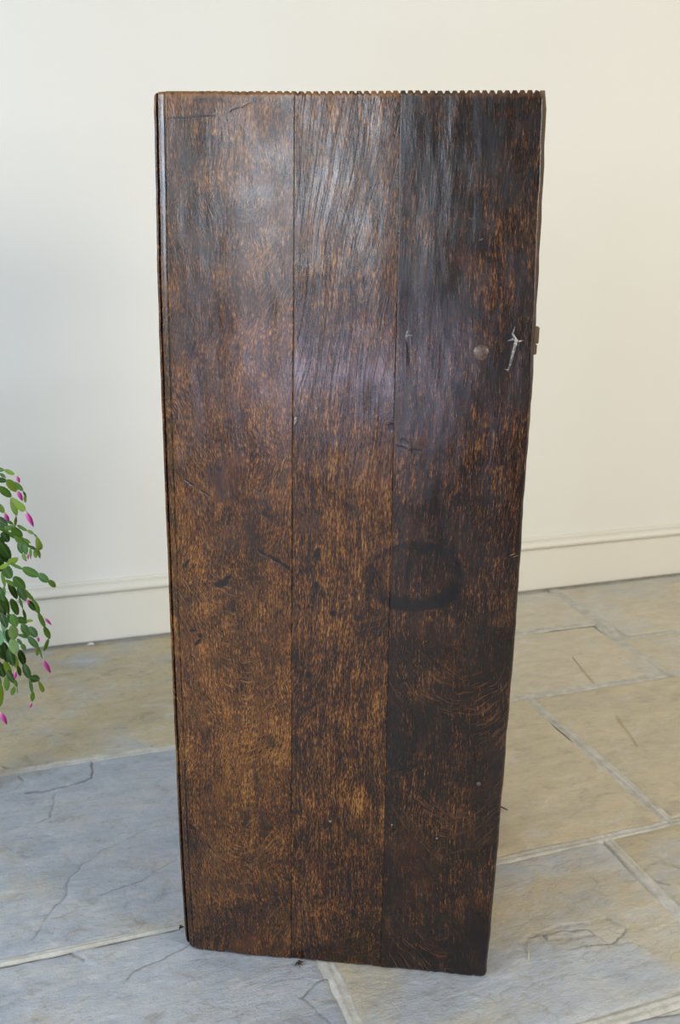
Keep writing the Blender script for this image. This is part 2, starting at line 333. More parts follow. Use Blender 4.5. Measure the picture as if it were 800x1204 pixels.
# ---------------------------------------------------------------- flagstone floor
def stone_mat():
    m, t, b = newmat('riven_flagstone', (.3, .27, .2), .5); P = t.node('ShaderNodeTexCoord').outputs['Object']
    tint = t.node('ShaderNodeAttribute', attribute_name='tint', attribute_type='OBJECT').outputs['Fac']
    rnd = t.node('ShaderNodeObjectInfo').outputs['Random']
    Pr = t.vec('ADD', P, t.node('ShaderNodeCombineXYZ', {2: t.math('MULTIPLY', rnd, 40)}).outputs[0])
    n1 = t.noise(t.scale(Pr, 1.0, 2.4, 1), 3.2, 5, .58, .4); n2 = t.noise(t.scale(Pr, 2, 4, 1), 9, 6, .72); n3 = t.noise(t.scale(Pr, 1, 1.6, 1), 75, 4, .75)
    sand = t.ramp(t.math('ADD', t.math('MULTIPLY', n1, .5), t.math('MULTIPLY', n2, .5)), ((.30, (.36, .315, .235)), (.46, (.47, .40, .255)), (.58, (.53, .44, .265)), (.72, (.57, .52, .42))))
    blue = t.ramp(t.math('ADD', t.math('MULTIPLY', n1, .6), t.math('MULTIPLY', n2, .4)), ((.30, (.275, .312, .365)), (.47, (.350, .395, .465)), (.6, (.44, .468, .505)), (.74, (.54, .555, .57))))
    f = t.math('ADD', tint, t.math('MULTIPLY', t.math('SUBTRACT', t.noise(Pr, 2.6, 5, .65), .5), 2.6), clamp=True)
    col = t.mix(t.mapr(f, .25, .75, 0, 1, True), blue, sand)
    lay = t.noise(t.scale(Pr, 3, 26, 1), 2.2, 4, .6, 1.2)                                       # bedding streaks
    col = t.mix(t.mapr(lay, .52, .66, 0, .22, True), col, (.24, .21, .165))
    col = t.mix(t.mapr(n3, .58, .74, 0, .5, True), col, (.50, .47, .40)); col = t.mix(t.mapr(n3, .42, .30, 0, .4, True), col, (.18, .16, .135))
    n4 = t.noise(t.scale(Pr, 1, 1.5, 1), 19, 6, .72, .6); col = t.mix(t.mapr(n4, .52, .68, 0, .5, True), col, (.58, .575, .56)); col = t.mix(t.mapr(n4, .46, .32, 0, .45, True), col, (.20, .165, .12))
    scr = t.noise(t.scale(Pr, 4, 60, 1), 3, 2); col = t.mix(t.mapr(scr, .68, .74, 0, .4), col, (.55, .52, .45))
    vein = t.noise(Pr, 7, 4, .6, 1.5); vv = t.math('ABSOLUTE', t.math('SUBTRACT', vein, .5)); col = t.mix(t.mapr(vv, .012, .0, 0, .35), col, (.48, .45, .39))
    col = t.mix(t.math('MULTIPLY', t.node('ShaderNodeAttribute', attribute_name='ledge').outputs['Fac'], .45), col, (.17, .15, .12))
    col = t.mix(t.math('MULTIPLY', t.node('ShaderNodeAttribute', attribute_name='crack').outputs['Fac'], .75), col, (.10, .085, .065))
    pale = t.node('ShaderNodeAttribute', attribute_name='pale', attribute_type='OBJECT').outputs['Fac']
    col = t.mix(pale, col, t.mix(t.mapr(n2, .35, .65), (.60, .55, .45), (.78, .74, .67)))
    t.l.new(col, b.inputs['Base Color'])
    t.l.new(t.mapr(n2, .3, .7, .34, .55), b.inputs['Roughness'])
    h = t.math('ADD', t.math('MULTIPLY', n2, 1.0), t.math('MULTIPLY', n3, .8)); bump(t, b, h, .75, .0035)
    return m
STONE = stone_mat()
def mortar_mat():
    m, t, b = newmat('lime_mortar', (.45, .42, .36), .8); P = t.node('ShaderNodeTexCoord').outputs['Object']
    n = t.noise(P, 30, 5, .65); t.l.new(t.ramp(n, ((.3, (.40, .38, .335)), (.5, (.51, .495, .45)), (.7, (.62, .605, .56)))), b.inputs['Base Color'])
    bump(t, b, t.noise(P, 130, 4), .6, .003); return m
MORTAR = mortar_mat()
fl = wallbox('floor', R['s0'], R['s1'], 0, R['n1'], -.05, -.0068, MORTAR)
def grid_mesh(name, xs, ys, zf, mat, skirt=-.012, attr=None):
    nx, ny = len(xs[0]), len(xs); Z = zf
    v = np.stack([xs, ys, Z], -1).reshape(-1, 3)
    idx = np.arange(nx*ny).reshape(ny, nx)
    q = np.stack([idx[:-1, :-1], idx[:-1, 1:], idx[1:, 1:], idx[1:, :-1]], -1).reshape(-1, 4)
    rim = np.concatenate([idx[0, :], idx[1:, -1], idx[-1, -2::-1], idx[-2:0:-1, 0]])
    low = v[rim].copy(); low[:, 2] = skirt; base = len(v); v = np.concatenate([v, low]); k = len(rim)
    a = np.arange(k); c = (a+1) % k
    q2 = np.stack([rim[a], base+a, base+c, rim[c]], -1)
    q = np.concatenate([q, q2]).astype(np.int32)
    me = bpy.data.meshes.new(name); me.vertices.add(len(v)); me.vertices.foreach_set('co', v.astype(np.float32).ravel())
    me.loops.add(len(q)*4); me.loops.foreach_set('vertex_index', q.ravel())
    me.polygons.add(len(q)); me.polygons.foreach_set('loop_start', np.arange(len(q))*4); me.polygons.foreach_set('loop_total', np.full(len(q), 4))
    me.update(calc_edges=True)
    if attr is not None:
        for nm, ar in attr.items():
            A_ = me.attributes.new(nm, 'FLOAT', 'POINT'); A_.data.foreach_set('value', np.concatenate([ar.ravel(), np.zeros(k)]).astype(np.float32))
    me.materials.append(mat); smooth(me); return me
def polydist(x, y, pts):
    d = np.full(x.shape, 9.0); sg = np.zeros(x.shape)
    for (x0, y0), (x1, y1) in zip(pts[:-1], pts[1:]):
        dx, dy = x1-x0, y1-y0; t_ = np.clip(((x-x0)*dx+(y-y0)*dy)/(dx*dx+dy*dy), 0, 1)
        e = np.hypot(x-x0-t_*dx, y-y0-t_*dy); s_ = np.sign((x-x0)*dy-(y-y0)*dx)
        sg = np.where(e < d, s_, sg); d = np.minimum(d, e)
    return d, sg
def snp(*pp): return [to_sn(floor_at(*p)) for p in pp]
CRACKS = [snp((171, 974), (150, 985), (120, 997), (98, 1015), (80, 1032), (76, 1050), (60, 1072), (39, 1102)),
          snp((64, 932), (60, 960), (20, 972), (-5, 980)), snp((110, 893), (107, 915), (70, 926), (30, 932)),
          snp((-5, 900), (18, 903), (28, 917), (18, 928), (-5, 933)), snp((210, 1008), (165, 1035), (120, 1050)),
          snp((225, 1110), (190, 1128), (155, 1140), (147, 1150)), snp((70, 1112), (100, 1128)),
          snp((385, 1130), (382, 1150), (352, 1172), (390, 1200)), snp((620, 1100), (660, 1088), (715, 1080), (740, 1092), (720, 1108), (690, 1112)),
          snp((800, 1020), (770, 1012), (752, 1030), (790, 1040)), snp((640, 1098), (690, 1092), (700, 1098), (645, 1104), (640, 1098))]
STEP = [1, 1, -1, 1, 1, 1, 1, 1, 1, 1, -1]
def stone(s0, s1, n0, n1, seed, tint, res=.006, joint=.0065):
    g = joint; nx = max(8, int((s1-s0)/res)); ny = max(8, int((n1-n0)/res))
    a, b_ = np.meshgrid(np.linspace(0, 1, nx), np.linspace(0, 1, ny))
    x = s0+g+a*(s1-s0-2*g); y = n0+g+b_*(n1-n0-2*g)
    # chipped, wandering edges
    w = lambda q, sd: (fbm(q*9+3.1, q*0+sd, sd, 4)-.5)*.022
    x = x+w(y, seed+1)*(1-a)**6+w(y, seed+2)*a**6; y = y+w(x, seed+3)*(1-b_)**6+w(x, seed+4)*b_**6
    e = np.minimum.reduce([a*(s1-s0), (1-a)*(s1-s0), b_*(n1-n0), (1-b_)*(n1-n0)])
    h = fbm(x*3.5, y*8, seed+9, 5)*7+fbm(x*16, y*30, seed+5, 3)*.8
    lay = np.floor(h)+np.clip((h-np.floor(h))*6, 0, 1)                                     # riven layers: little terraces
    te = np.exp(-((h-np.floor(h))/.07)**2)*np.clip(fbm(x*5, y*7, seed+44, 3)*3.2-1.35, 0, 1); ck = x*0
    z = -.0038+lay*.00055+(fbm(x*60, y*90, seed+7, 3)-.5)*.0007+(fbm(x*2, y*2, seed+8, 2)-.5)*.002
    for cr, st in zip(CRACKS, STEP):
        jx = x+(fbm(x*40, y*40, 71, 3)-.5)*.012; jy = y+(fbm(x*40, y*40, 91, 3)-.5)*.012
        d, sg = polydist(jx, jy, cr)
        z = z+np.where(d < .05, sg*st*.0009*np.clip(1-d/.05, 0, 1), 0)-.0014*np.exp(-(d/.0022)**2)
        ck = np.maximum(ck, np.exp(-(d/.0016)**2)*np.clip(fbm(x*25, y*25, 13, 3)*2.6-.55, 0, 1))
    z = z-.004*np.exp(-e/.006)
    z = np.minimum(z, -.0002)
    me = grid_mesh('flagstone', x, -y, z, STONE, attr={'crack': ck, 'ledge': te})
    o = link('flagstone', me, fl); o['tint'] = tint; o['pale'] = {3: .5, 4: .45, 5: .5, 6: .45, 2: .02, 10: .26, 11: .26, 14: .05, 9: .03, 15: .16, 16: .14, 19: .15}.get(seed, .1); return o
STONES = [  # s0, s1, n0, n1, seed, tint (1 sandy, 0 blue grey), res
    (-1.9, -.75, .0, .62, 1, .35, .012), (-.75, .62, .02, .62, 2, .62, .006), (.62, 1.50, .02, .305, 3, .70, .006), (.62, 1.465, .305, .65, 4, .80, .006), (1.50, 2.4, .02, .42, 5, .72, .008), (1.46, 2.3, .42, .65, 6, .78, .008), (2.4, 3.29, .02, .65, 7, .6, .02),
    (-1.9, -.82, .62, 1.17, 8, .3, .012), (-.82, .50, .62, 1.17, 9, .10, .0022), (.50, 1.055, .65, 1.183, 10, 1.05, .003), (1.055, 1.95, .65, 1.183, 11, .95, .006), (1.95, 3.29, .65, 1.18, 12, .7, .02),
    (-1.5, -.62, 1.17, 1.55, 13, .2, .012), (-.62, .33, 1.17, 1.55, 14, .05, .0024), (.33, .905, 1.183, 1.54, 15, .42, .0022), (.905, 1.7, 1.183, 1.54, 16, .75, .005), (1.7, 3.29, 1.18, 1.54, 17, .6, .02),  # blue of the front stones partly paints in cool skylight
    (-1.9, -.1, 1.55, 2.1, 18, .3, .02), (-.1, .95, 1.55, 2.1, 19, .15, .008), (.95, 2.0, 1.54, 2.1, 20, .5, .012), (2.0, 3.29, 1.54, 2.1, 21, .6, .03)]
for (s_, n_, seed) in ((-1.9, 2.1, 30), (-.6, 2.1, 31), (.8, 2.1, 32), (2.0, 2.1, 33), (-1.9, 2.9, 34), (-.9, 2.9, 35), (.5, 2.9, 36), (1.9, 2.9, 37)):
    s1_ = {-1.9: -.6 if n_ < 2.5 else -.9, -.6: .8, .8: 2.0, 2.0: 3.29, -.9: .5, .5: 1.9, 1.9: 3.29}[s_]
    STONES.append((s_, s1_, n_, 2.9 if n_ < 2.5 else 3.74, seed, .4, .04))
for st in STONES: stone(*st)
# lime pointing standing nearly flush in the joints: ridged strips
def pointing(name, pts, wid, seed):
    wid *= .86; pts = [np.array(p) for p in pts]; rows = []; vx, vf = [], []
    tot = sum(np.linalg.norm(b_-a) for a, b_ in zip(pts[:-1], pts[1:])); nseg = int(tot/.008)
    k = 9
    for i in range(nseg+1):
        d = tot*i/nseg; 
        for a, b_ in zip(pts[:-1], pts[1:]):
            l = np.linalg.norm(b_-a)
            if d <= l+1e-9: p = a+(b_-a)*d/l; dr = (b_-a)/l; break
            d -= l
        nr = np.array([-dr[1], dr[0]])
        for j in range(k):
            q = (j/(k-1)-.5)*2; off = q*wid*.5*(1+.35*(vnoise(np.array(i*.16), np.array(seed+.5+(q > 0)*3.))-.5)*2)
            zz = -.0046+.0026*(1-abs(q)**3)+.0011*math.sin(q*7+seed)+.0012*float(vnoise(np.array(i*.5), np.array(j*1.3+seed), 5)-.5)
            P_ = p+nr*off; vx.append((P_[0], -P_[1], min(zz, -.0003)))
    for i in range(nseg):
        for j in range(k-1): vf.append((i*k+j, i*k+j+1, (i+1)*k+j+1, (i+1)*k+j))
    me = mesh_from(name, vx, vf, MORTAR, True); me.flip_normals() if me.polygons[0].normal.z < 0 else None
    return link(name, me, fl)
for i, (pts, wd_) in enumerate([([(1.058, .64), (1.052, 1.19)], .034), ([(.50, 1.183), (1.9, 1.183)], .030), ([(-1, 1.168), (.5, 1.175)], .018), ([(.908, 1.18), (.903, 1.55)], .036), ([(.332, 1.17), (.328, 1.56)], .036),
                                ([(-1, .615), (.6, .625)], .034), ([(.6, .642), (2.0, .655)], .040), ([(-.7, 1.55), (.9, 1.545), (1.7, 1.54)], .028), ([(.6, .305), (1.5, .300)], .034), ([(1.515, .02), (1.498, .30), (1.472, .42), (1.458, .66)], .056), ([(1.46, .42), (2.3, .42)], .03)]):
    pointing('mortar_pointing', pts, wd_, i*3+1)

# ---------------------------------------------------------------- coffer stood on end
cof = bpy.data.objects.new('oak_coffer', None); C.objects.link(cof); cof.location = (BL[0], BL[1], 0.0); cof.rotation_euler = (0, 0, PANG)
tag(cof, 'dark brown oak coffer stood on end, its three-plank lid with notched top edge facing forward', 'coffer')
lid = bpy.data.objects.new('lid', None); C.objects.link(lid); lid.parent = cof
def edge(pts):
    q = sorted([puv(*p)[::-1] for p in pts]); return np.array([a for a, _ in q]), np.array([b for _, b in q])
EL = edge([(178.5, 108), (183, 340), (187, 460), (199, 760), (209.5, 1000), (216, 1100), (217.2, 1116)])
ER = edge([(641, 106), (638, 204), (632, 340), (630.5, 367), (625.3, 472), (618.3, 560), (608, 720), (602, 800), (585.8, 1000), (574, 1130), (572.6, 1148)])
S1 = edge([(346.7, 108), (345.7, 340), (344.4, 460), (342.6, 760), (342.6, 1000), (342.4, 1128)])
S2 = edge([(471.4, 108), (467.5, 340), (466, 400), (462, 560), (456.3, 800), (451.6, 1000), (447.6, 1138)])
BE = sorted([puv(*p) for p in [(218, 1117), (343, 1129.5), (449, 1139.5), (572, 1150)]])
def plank(k, e0, e1, gap0, gap1):
    nx = 230 if k else 231; Hh = LH
    zr = np.concatenate([np.linspace(0, .012, 7)[:-1], np.linspace(.012, Hh-.012, 240), np.linspace(Hh-.012, Hh, 12)[1:]]); nz = len(zr)
    a = np.linspace(0, 1, nx); a = a-.5; a = np.sign(a)*(1-(1-2*np.abs(a))**1.25)/2+.5 if k else np.concatenate([np.linspace(0, .115, 60)[:-1], np.linspace(.115, .98, 165)[:-1], np.linspace(.98, 1, 8)])
    A, Z = np.meshgrid(a, zr)
    u0 = np.interp(Z, *e0)+gap0; u1 = np.interp(Z, *e1)-gap1
    # worn, slightly ragged long edges
    if k == 2: u1 = u1+(fbm(Z*28, Z*0, 4, 4)-.5)*.0022
    if k == 0: u0 = u0+(fbm(Z*35, Z*0, 6, 4)-.5)*.0010
    U = u0+A*(u1-u0); dl = U-u0; dr = u1-U
    # depth: cupping and hand-planed undulation
    Y = (fbm(U*7+k*9, Z*3.0, 21+k, 3)-.5)*(.0024, .0024, .0026)[k]+(fbm(U*30, Z*9, 33+k, 2)-.5)*.0010+(fbm(U*120, Z*40, 43+k, 2)-.5)*.00022
    Y = Y*np.clip(dl/.02, .15, 1)*np.clip(dr/.02, .15, 1)
    Y += (.0, .0003, .0)[k]+(fbm(Z*3, Z*0, 50+k, 2)-.5)*.0012
    r = .0016
    if k == 0:
        t_ = np.clip(dl/.0150, 0, 1)                     # moulded front edge: bead, groove, ovolo
        pu = np.array([0, .0004, .0030, .0037, .0043, .0050, .0056, .0062, .0100, .0136, .0141, .0147, .0156, .0166, .0175])
        py = np.array([.0110, .0072, .0063, .0075, .0105, .0105, .0065, .0048, .0037, .0029, .0037, .0037, .0016, .0004, 0])
        Y += np.interp(dl, pu, py)
    else: Y += .0005*np.clip(1-dl/.0008, 0, 1)**2
    Y += (.0042 if k == 2 else .0005)*np.clip(1-dr/(.0040 if k == 2 else .0008), 0, 1)**2
    # ends
    zb = np.interp(U, [b[0] for b in BE], [max(b[1], 0) for b in BE])*0.0+.0003+np.clip(fbm(U*160, U*0, 60, 2)-.45, 0, 1)*.0035
    ul, ur = np.interp(Z, *e0), np.interp(Z, *e1)
    if k == 0: c = np.clip(1-dl/.012, 0, 1); zb = zb+.011*c**2.6; 
    if k == 2: c = np.clip(1-dr/.009, 0, 1); zb = zb+.008*c**2.6
    ph = (U/.00835) % 1.0; tooth = np.clip(1-np.abs(ph-.32)/np.where(ph < .32, .30, .14), 0, 1)
    am = np.interp(U, [.03, .09, .2, .44, .452], [0, .0006, .0026, .0032, .0030])*(.75+.5*vnoise(np.floor(U/.00835)*3.3, U*0+.5, 9))
    zt = Hh-am*np.minimum(tooth*1.6, 1)-.0006*fbm(U*30, U*0, 8, 2)
    if k == 0: c = np.clip(1-dl/.006, 0, 1); zt = zt-.004*c**2
    if k == 2: c = np.clip(1-dr/.010, 0, 1); zt = zt-.010*c**2.2
    Zf = np.where(Z < .02, zb+(Z/.02)*(.02-zb), Z); w_ = np.clip((Z-(Hh-.012))/.012, 0, 1); Zf = Zf+w_*(zt-Hh)
    Y += .0016*np.clip((Z-(Hh-.003))/.003, 0, 1)**2+.0016*np.clip((.004-Z)/.004, 0, 1)**2
    v = np.stack([U, Y, Zf], -1).reshape(-1, 3); idx = np.arange(nx*nz).reshape(nz, nx)
    q = np.stack([idx[:-1, :-1], idx[:-1, 1:], idx[1:, 1:], idx[1:, :-1]], -1).reshape(-1, 4)
    faces = q.tolist(); base = len(v); TH = .023
    bb = v[idx[0]].copy(); bb[:, 1] = TH; bt = v[idx[-1]].copy(); bt[:, 1] = TH
    bl = v[idx[1:-1, 0]].copy(); bl[:, 1] = TH; br = v[idx[1:-1, -1]].copy(); br[:, 1] = TH
    v = np.concatenate([v, bb, bt, bl, br]); B = base+np.arange(nx); Tt = base+nx+np.arange(nx)
    Ls = [B[0]]+list(base+2*nx+np.arange(nz-2))+[Tt[0]]; Rs = [B[-1]]+list(base+2*nx+nz-2+np.arange(nz-2))+[Tt[-1]]
    for i in range(nx-1):
        faces.append([idx[0, i+1], idx[0, i], B[i], B[i+1]]); faces.append([idx[-1, i], idx[-1, i+1], Tt[i+1], Tt[i]])
    for j in range(nz-1):
        faces.append([idx[j, 0], idx[j+1, 0], Ls[j+1], Ls[j]]); faces.append([idx[j+1, -1], idx[j, -1], Rs[j], Rs[j+1]])
    faces.append([int(x_) for x_ in (list(B)+Rs[1:-1]+list(Tt)[::-1]+Ls[-2:0:-1])][::-1])
    me = mesh_from('lid_plank', v.tolist(), [[int(c_) for c_ in f_] for f_ in faces], WOOD[k], True)
    me.polygons[len(me.polygons)-1].use_smooth = False
    return link('lid_plank', me, lid)
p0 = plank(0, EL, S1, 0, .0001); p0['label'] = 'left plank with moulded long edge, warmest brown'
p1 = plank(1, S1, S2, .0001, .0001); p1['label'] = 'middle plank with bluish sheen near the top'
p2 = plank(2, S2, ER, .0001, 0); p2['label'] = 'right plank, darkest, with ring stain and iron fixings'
def cof_part(name, dims, mat=BODY, parent=cof, bevel=.0015): return box_obj(name, dims, mat, parent, bevel)
cof_part('front_board', (.030, .050, .024, .46, .03, 1.16)); cof_part('back_board', (.420, .440, .024, .46, .03, 1.16))
cof_part('bottom_board', (.052, .418, .40, .42, .03, 1.16))
for za in (.002, 1.155): 
    e_ = cof_part('end_board', (.034, .436, .024, .56, za, za+.024))
# thin worn strip showing beyond the right-hand edge of the lid
v, f = [], []
zz = np.linspace(.62, LH+.001, 30); tip = len(zz)
for i, z_ in enumerate(zz):
    ex = float(np.interp(z_, *ER)); o_ = float(np.interp(z_, [.62, .80, .95, 1.05, LH-.02, LH+.001], [.0002, .0008, .0016, .0022, .0032, .0018])) + .0005*math.sin(i*2.1)
    for (uu, yy) in ((ex-.004, .012), (ex+o_, .0125), (ex+o_, .021), (ex-.004, .021)): v.append((uu, yy, z_))
for i in range(tip-1):
    for j in range(4): f.append((i*4+j, i*4+(j+1) % 4, (i+1)*4+(j+1) % 4, (i+1)*4+j))
f += [(3, 2, 1, 0), tuple((tip-1)*4+j for j in range(4))]
link('edge_strip', mesh_from('edge_strip', v, f, EDGEW), lid)
# iron fixings in the face of the lid
from mathutils.kdtree import KDTree
_pts = [(v_.co.x, v_.co.y, v_.co.z) for o_ in (p0, p1, p2) for v_ in o_.data.vertices if v_.co.y < .018]
_kd = KDTree(len(_pts)); [_kd.insert((a_[0], 0, a_[2]), i_) for i_, a_ in enumerate(_pts)]; _kd.balance()
def L3(px, py, y): u_, v_ = puv(px, py); return (u_, y+_pts[_kd.find((u_, 0, v_))[1]][1], v_)
def hw(name, me, label=None):
    o = link(name, me, cof)
    if label: o['label'] = label
    return o
c = L3(565.5, 414.5, 0)
bm = bmesh.new(); bmesh.ops.create_uvsphere(bm, u_segments=28, v_segments=14, radius=1)
for q in bm.verts:
    p = q.co.copy(); rr = .0098*(1+.04*math.sin(3*math.atan2(p.z, p.x))); q.co = Vector((c[0]+p.x*rr, c[1]+.0005+p.y*.0034, c[2]+p.z*rr))
hw('iron_stud', bm_mesh('iron_stud', bm, IRON, True), 'round domed iron stud head')
pin = [L3(606, 384, -.0008), L3(603, 392, -.003), L3(607, 400, -.0055), L3(604, 412, -.004), L3(601, 425, -.0028), L3(597.5, 437, -.0012)]
hw('hinge_wire', tube_mesh('hinge_wire', pin, [.0006, .0012, .0024, .0020, .0016, .0010], BRIGHT), 'long clenched end of the wire hinge, bright iron')
hw('hinge_wire_barb', tube_mesh('hinge_wire_barb', [L3(597, 401, -.0012), L3(603, 398.5, -.004), L3(610, 401, -.004), L3(616, 400, -.001)], [.0005, .0018, .0018, .0005], BRIGHT))
hw('hinge_wire_barb', tube_mesh('hinge_wire_barb', [L3(593.5, 434, -.001), L3(597, 435, -.0018), L3(599, 430, -.001)], [.0004, .0010, .0005], BRIGHT))
hw('hinge_wire', tube_mesh('hinge_wire', [L3(480.5, 386, -.0008), L3(479, 391, -.0022), L3(478, 396, -.0028), L3(479.5, 402, -.0012)], [.0006, .0013, .0017, .0007], BRIGHT), 'short clenched end of the wire hinge beside the seam')
hw('hinge_wire_barb', tube_mesh('hinge_wire_barb', [L3(477, 395, -.002), L3(481, 393.5, -.0025), L3(485.5, 395, -.0008)], [.0010, .0013, .0004], BRIGHT))
for px, py, r_ in ((388.5, 966, .0018), (461, 970, .0014), (514, 986, .0016), (563, 922, .0030), (348, 493, .0022)):
    c = L3(px, py, 0); bm = bmesh.new(); bmesh.ops.create_uvsphere(bm, u_segments=12, v_segments=8, radius=1)
    for q in bm.verts: q.co = Vector((c[0]+q.co.x*r_, c[1]-.0002+q.co.y*r_*.45, c[2]+q.co.z*r_*(1.6 if px == 348 else 1)))
    hw('nail_head', bm_mesh('nail_head', bm, IRON if r_ > .0025 else BRIGHT, True))
# hinge block on the right-hand edge
uE = float(np.interp(puv(630, 400)[1], *ER))
for (ya, yb, ex, x0) in ((385, 405, .0058, -.003), (406, 418, .0042, -.004)):
    za, zb_ = puv(630, yb)[1], puv(630, ya)[1]
    o = cof_part('hinge_block', (uE+x0, uE+ex, .008, .022, za, zb_), EDGEW, cof, .0009)

# ---------------------------------------------------------------- bits lying on the floor
STRAW, _, _ = newmat('pale_straw', (.62, .53, .30), .5)
DEB, _, _ = newmat('dark_bark', (.035, .028, .02), .8)
WHT, _, _ = newmat('white_paint_flake', (.8, .8, .78), .5)
def lay(name, pts, r_, mat, label, cat):
    pp = [(*floor_at(x_, y_), r_) for x_, y_ in pts]; o0 = Vector(pp[0])
    me = tube_mesh(name, [Vector(p)-o0 for p in pp], [r_]*len(pp), mat, 6)
    o = link(name, me); o.location = o0; return tag(o, label, cat)
lay('straw', [(726, 842), (734, 853), (744, 866), (751, 877)], .0010, STRAW, 'longest pale straw, lying on the sandy flagstone right of the diagonal joint', 'straw')
lay('straw', [(674, 773), (684, 785), (699, 803)], .0009, STRAW, 'pale straw on the flagstone nearest the joint below the right skirting', 'straw')
lay('straw', [(619, 1108), (622, 1118), (622, 1128)], .0007, STRAW, 'short straw on the floor close to the lower right corner of the coffer', 'straw')
lay('twig', [(589, 949), (593, 951), (597, 953)], .0012, DEB, 'tiny brown twig on the stone touching the right edge of the coffer', 'twig')
def tuft(name, px, py, n, spread, label, cat, seed=3):
    rn = random.Random(seed); o0 = Vector((*floor_at(px, py), 0)); bm = bmesh.new()
    for i in range(n):
        a = rn.uniform(0, 6.28); l = rn.uniform(.4, 1)*spread; r0 = rn.uniform(.0005, .0011)
        mm = tube_mesh('tmp', [(0, 0, .0012), (math.cos(a)*l*.5, math.sin(a)*l*.5, .0035), (math.cos(a+.5)*l, math.sin(a+.5)*l, .0010)], [r0*1.5, r0, r0*.5], None, 5); bm.from_mesh(mm)
    o = link(name, bm_mesh(name, bm, DEB, True)); o.location = o0; return tag(o, label, cat)
tuft('dried_tuft', 352, 1134, 11, .008, 'tiny dark dried tuft on the floor under the seam at the foot of the coffer', 'debris')
tuft('dried_tuft', 213, 1091.5, 7, .006, 'tiny dark crumb on the floor at the lower left corner of the coffer', 'debris', 5)
fp = floor_at(107, 757); bm = bmesh.new(); bmesh.ops.create_circle(bm, cap_ends=True, segments=9, radius=.010)
for i, q in enumerate(bm.verts): q.co *= (.8+.35*math.sin(i*2.3)); q.co.z = 0
g_ = bmesh.ops.extrude_face_region(bm, geom=bm.faces[:]); [setattr(q.co, 'z', .0012) for q in g_['geom'] if isinstance(q, bmesh.types.BMVert)]
bmesh.ops.recalc_face_normals(bm, faces=bm.faces[:])
o = link('paint_flake', bm_mesh('paint_flake', bm, WHT)); o.location = (fp[0], fp[1], 0); tag(o, 'small white flake on the floor against the left skirting', 'debris')

# ---------------------------------------------------------------- christmas cactus on its stand
def leaf_mat():
    m, t, b = newmat('cactus_green', (.1, .2, .03), .5); P = t.node('ShaderNodeTexCoord').outputs['Object']
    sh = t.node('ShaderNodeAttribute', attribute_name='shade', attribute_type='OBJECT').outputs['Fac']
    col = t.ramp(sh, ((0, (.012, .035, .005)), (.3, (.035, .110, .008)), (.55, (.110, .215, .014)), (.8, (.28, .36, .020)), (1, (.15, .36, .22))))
    sx = t.node('ShaderNodeSeparateXYZ', {0: P}).outputs
    rib = t.mapr(t.math('ABSOLUTE', sx[0]), .0, .10, .35, 0); col = t.mix(rib, col, (.20, .30, .08))
    n = t.noise(P, 3, 3); col = t.mix(t.mapr(n, .5, .75, 0, .4), col, (.10, .13, .03))
    t.l.new(col, b.inputs['Base Color']); b.inputs['Specular IOR Level'].default_value = .28
    b.inputs['Transmission Weight'].default_value = 0; return m
LEAF = leaf_mat()
def bud_mat():
    m, t, b = newmat('magenta_bud', (.6, .03, .3), .4); P = t.node('ShaderNodeTexCoord').outputs['Object']
    y = t.node('ShaderNodeSeparateXYZ', {0: P}).outputs[1]
    t.l.new(t.ramp(y, ((0, (.55, .50, .22)), (.14, (.72, .42, .38)), (.26, (.68, .07, .38)), (.7, (.56, .03, .30)), (1, (.28, .02, .14)))), b.inputs['Base Color']); return m
BUD = bud_mat()
def seg_mesh(name, shape):
    # unit segment: length 1 along +Y, width 1 along X, toothed rim, thick mid rib
    n = 22; rim = []
    for i in range(n):
        a = i/(n-1); w_ = {0: math.sin(math.pi*min(max(a, .0), 1))**.5, 1: (a**.55)*(1-a**5)**.5*1.02, 2: math.sin(math.pi*a)**.9}[shape]
        w_ = max(w_, .16 if a < .5 else .34 if shape != 1 else .42)*(1+.07*(1 if i % 4 == 2 else -.4)); rim.append((w_*.5, a))
    v, f = [], []; K = 5                                     # columns across
    for side in (1, -1):
        for (w_, a) in rim:
            for j in range(K):
                q = j/(K-1)*2-1; th = .085*(1-abs(q)**1.4)*(.35+.65*math.sin(math.pi*a))*side + .05*(1-abs(q))**4*side*.7
                v.append((q*w_, a, th*.45+.06*math.sin(a*3.14)))
    off = n*K
    for i in range(n-1):
        for j in range(K-1):
            f.append((i*K+j, i*K+j+1, (i+1)*K+j+1, (i+1)*K+j)); f.append((off+i*K+j, off+(i+1)*K+j, off+(i+1)*K+j+1, off+i*K+j+1))
    return mesh_from(name, v, f, LEAF, True)
SEG = [seg_mesh('stem_segment', s) for s in (0, 1, 2)]
def bud_mesh():
    v, f = [], []; K = 9; prof_ = [(.10, 0), (.16, .06), (.22, .14), (.34, .24), (.46, .38), (.50, .52), (.42, .68), (.28, .84), (.12, .95), (.02, 1)]
    for i, (r_, y) in enumerate(prof_):
        for k in range(K):
            t_ = 2*math.pi*k/K+i*.16; rr = r_*(1+(.12 if k % 3 == 0 else -.04)*(y > .3)); v.append((rr*math.cos(t_), y, rr*math.sin(t_)))
    for i in range(len(prof_)-1):
        for k in range(K): f.append((i*K+k, i*K+(k+1) % K, (i+1)*K+(k+1) % K, (i+1)*K+k))
    f.append(tuple(range(K))); f = [tuple(reversed(q)) for q in f]
    return mesh_from('flower_bud', v, f, BUD, True)
BUDM = bud_mesh()
PC = Vector((-.765, 1.50, 0)); POTZ = .47
plant = bpy.data.objects.new('christmas_cactus', None); C.objects.link(plant); plant.location = (PC.x, PC.y, POTZ)
tag(plant, 'green trailing cactus plant with flat jointed stems and magenta buds at the left edge', 'plant')
prnd = random.Random(11)
NSEG = 0
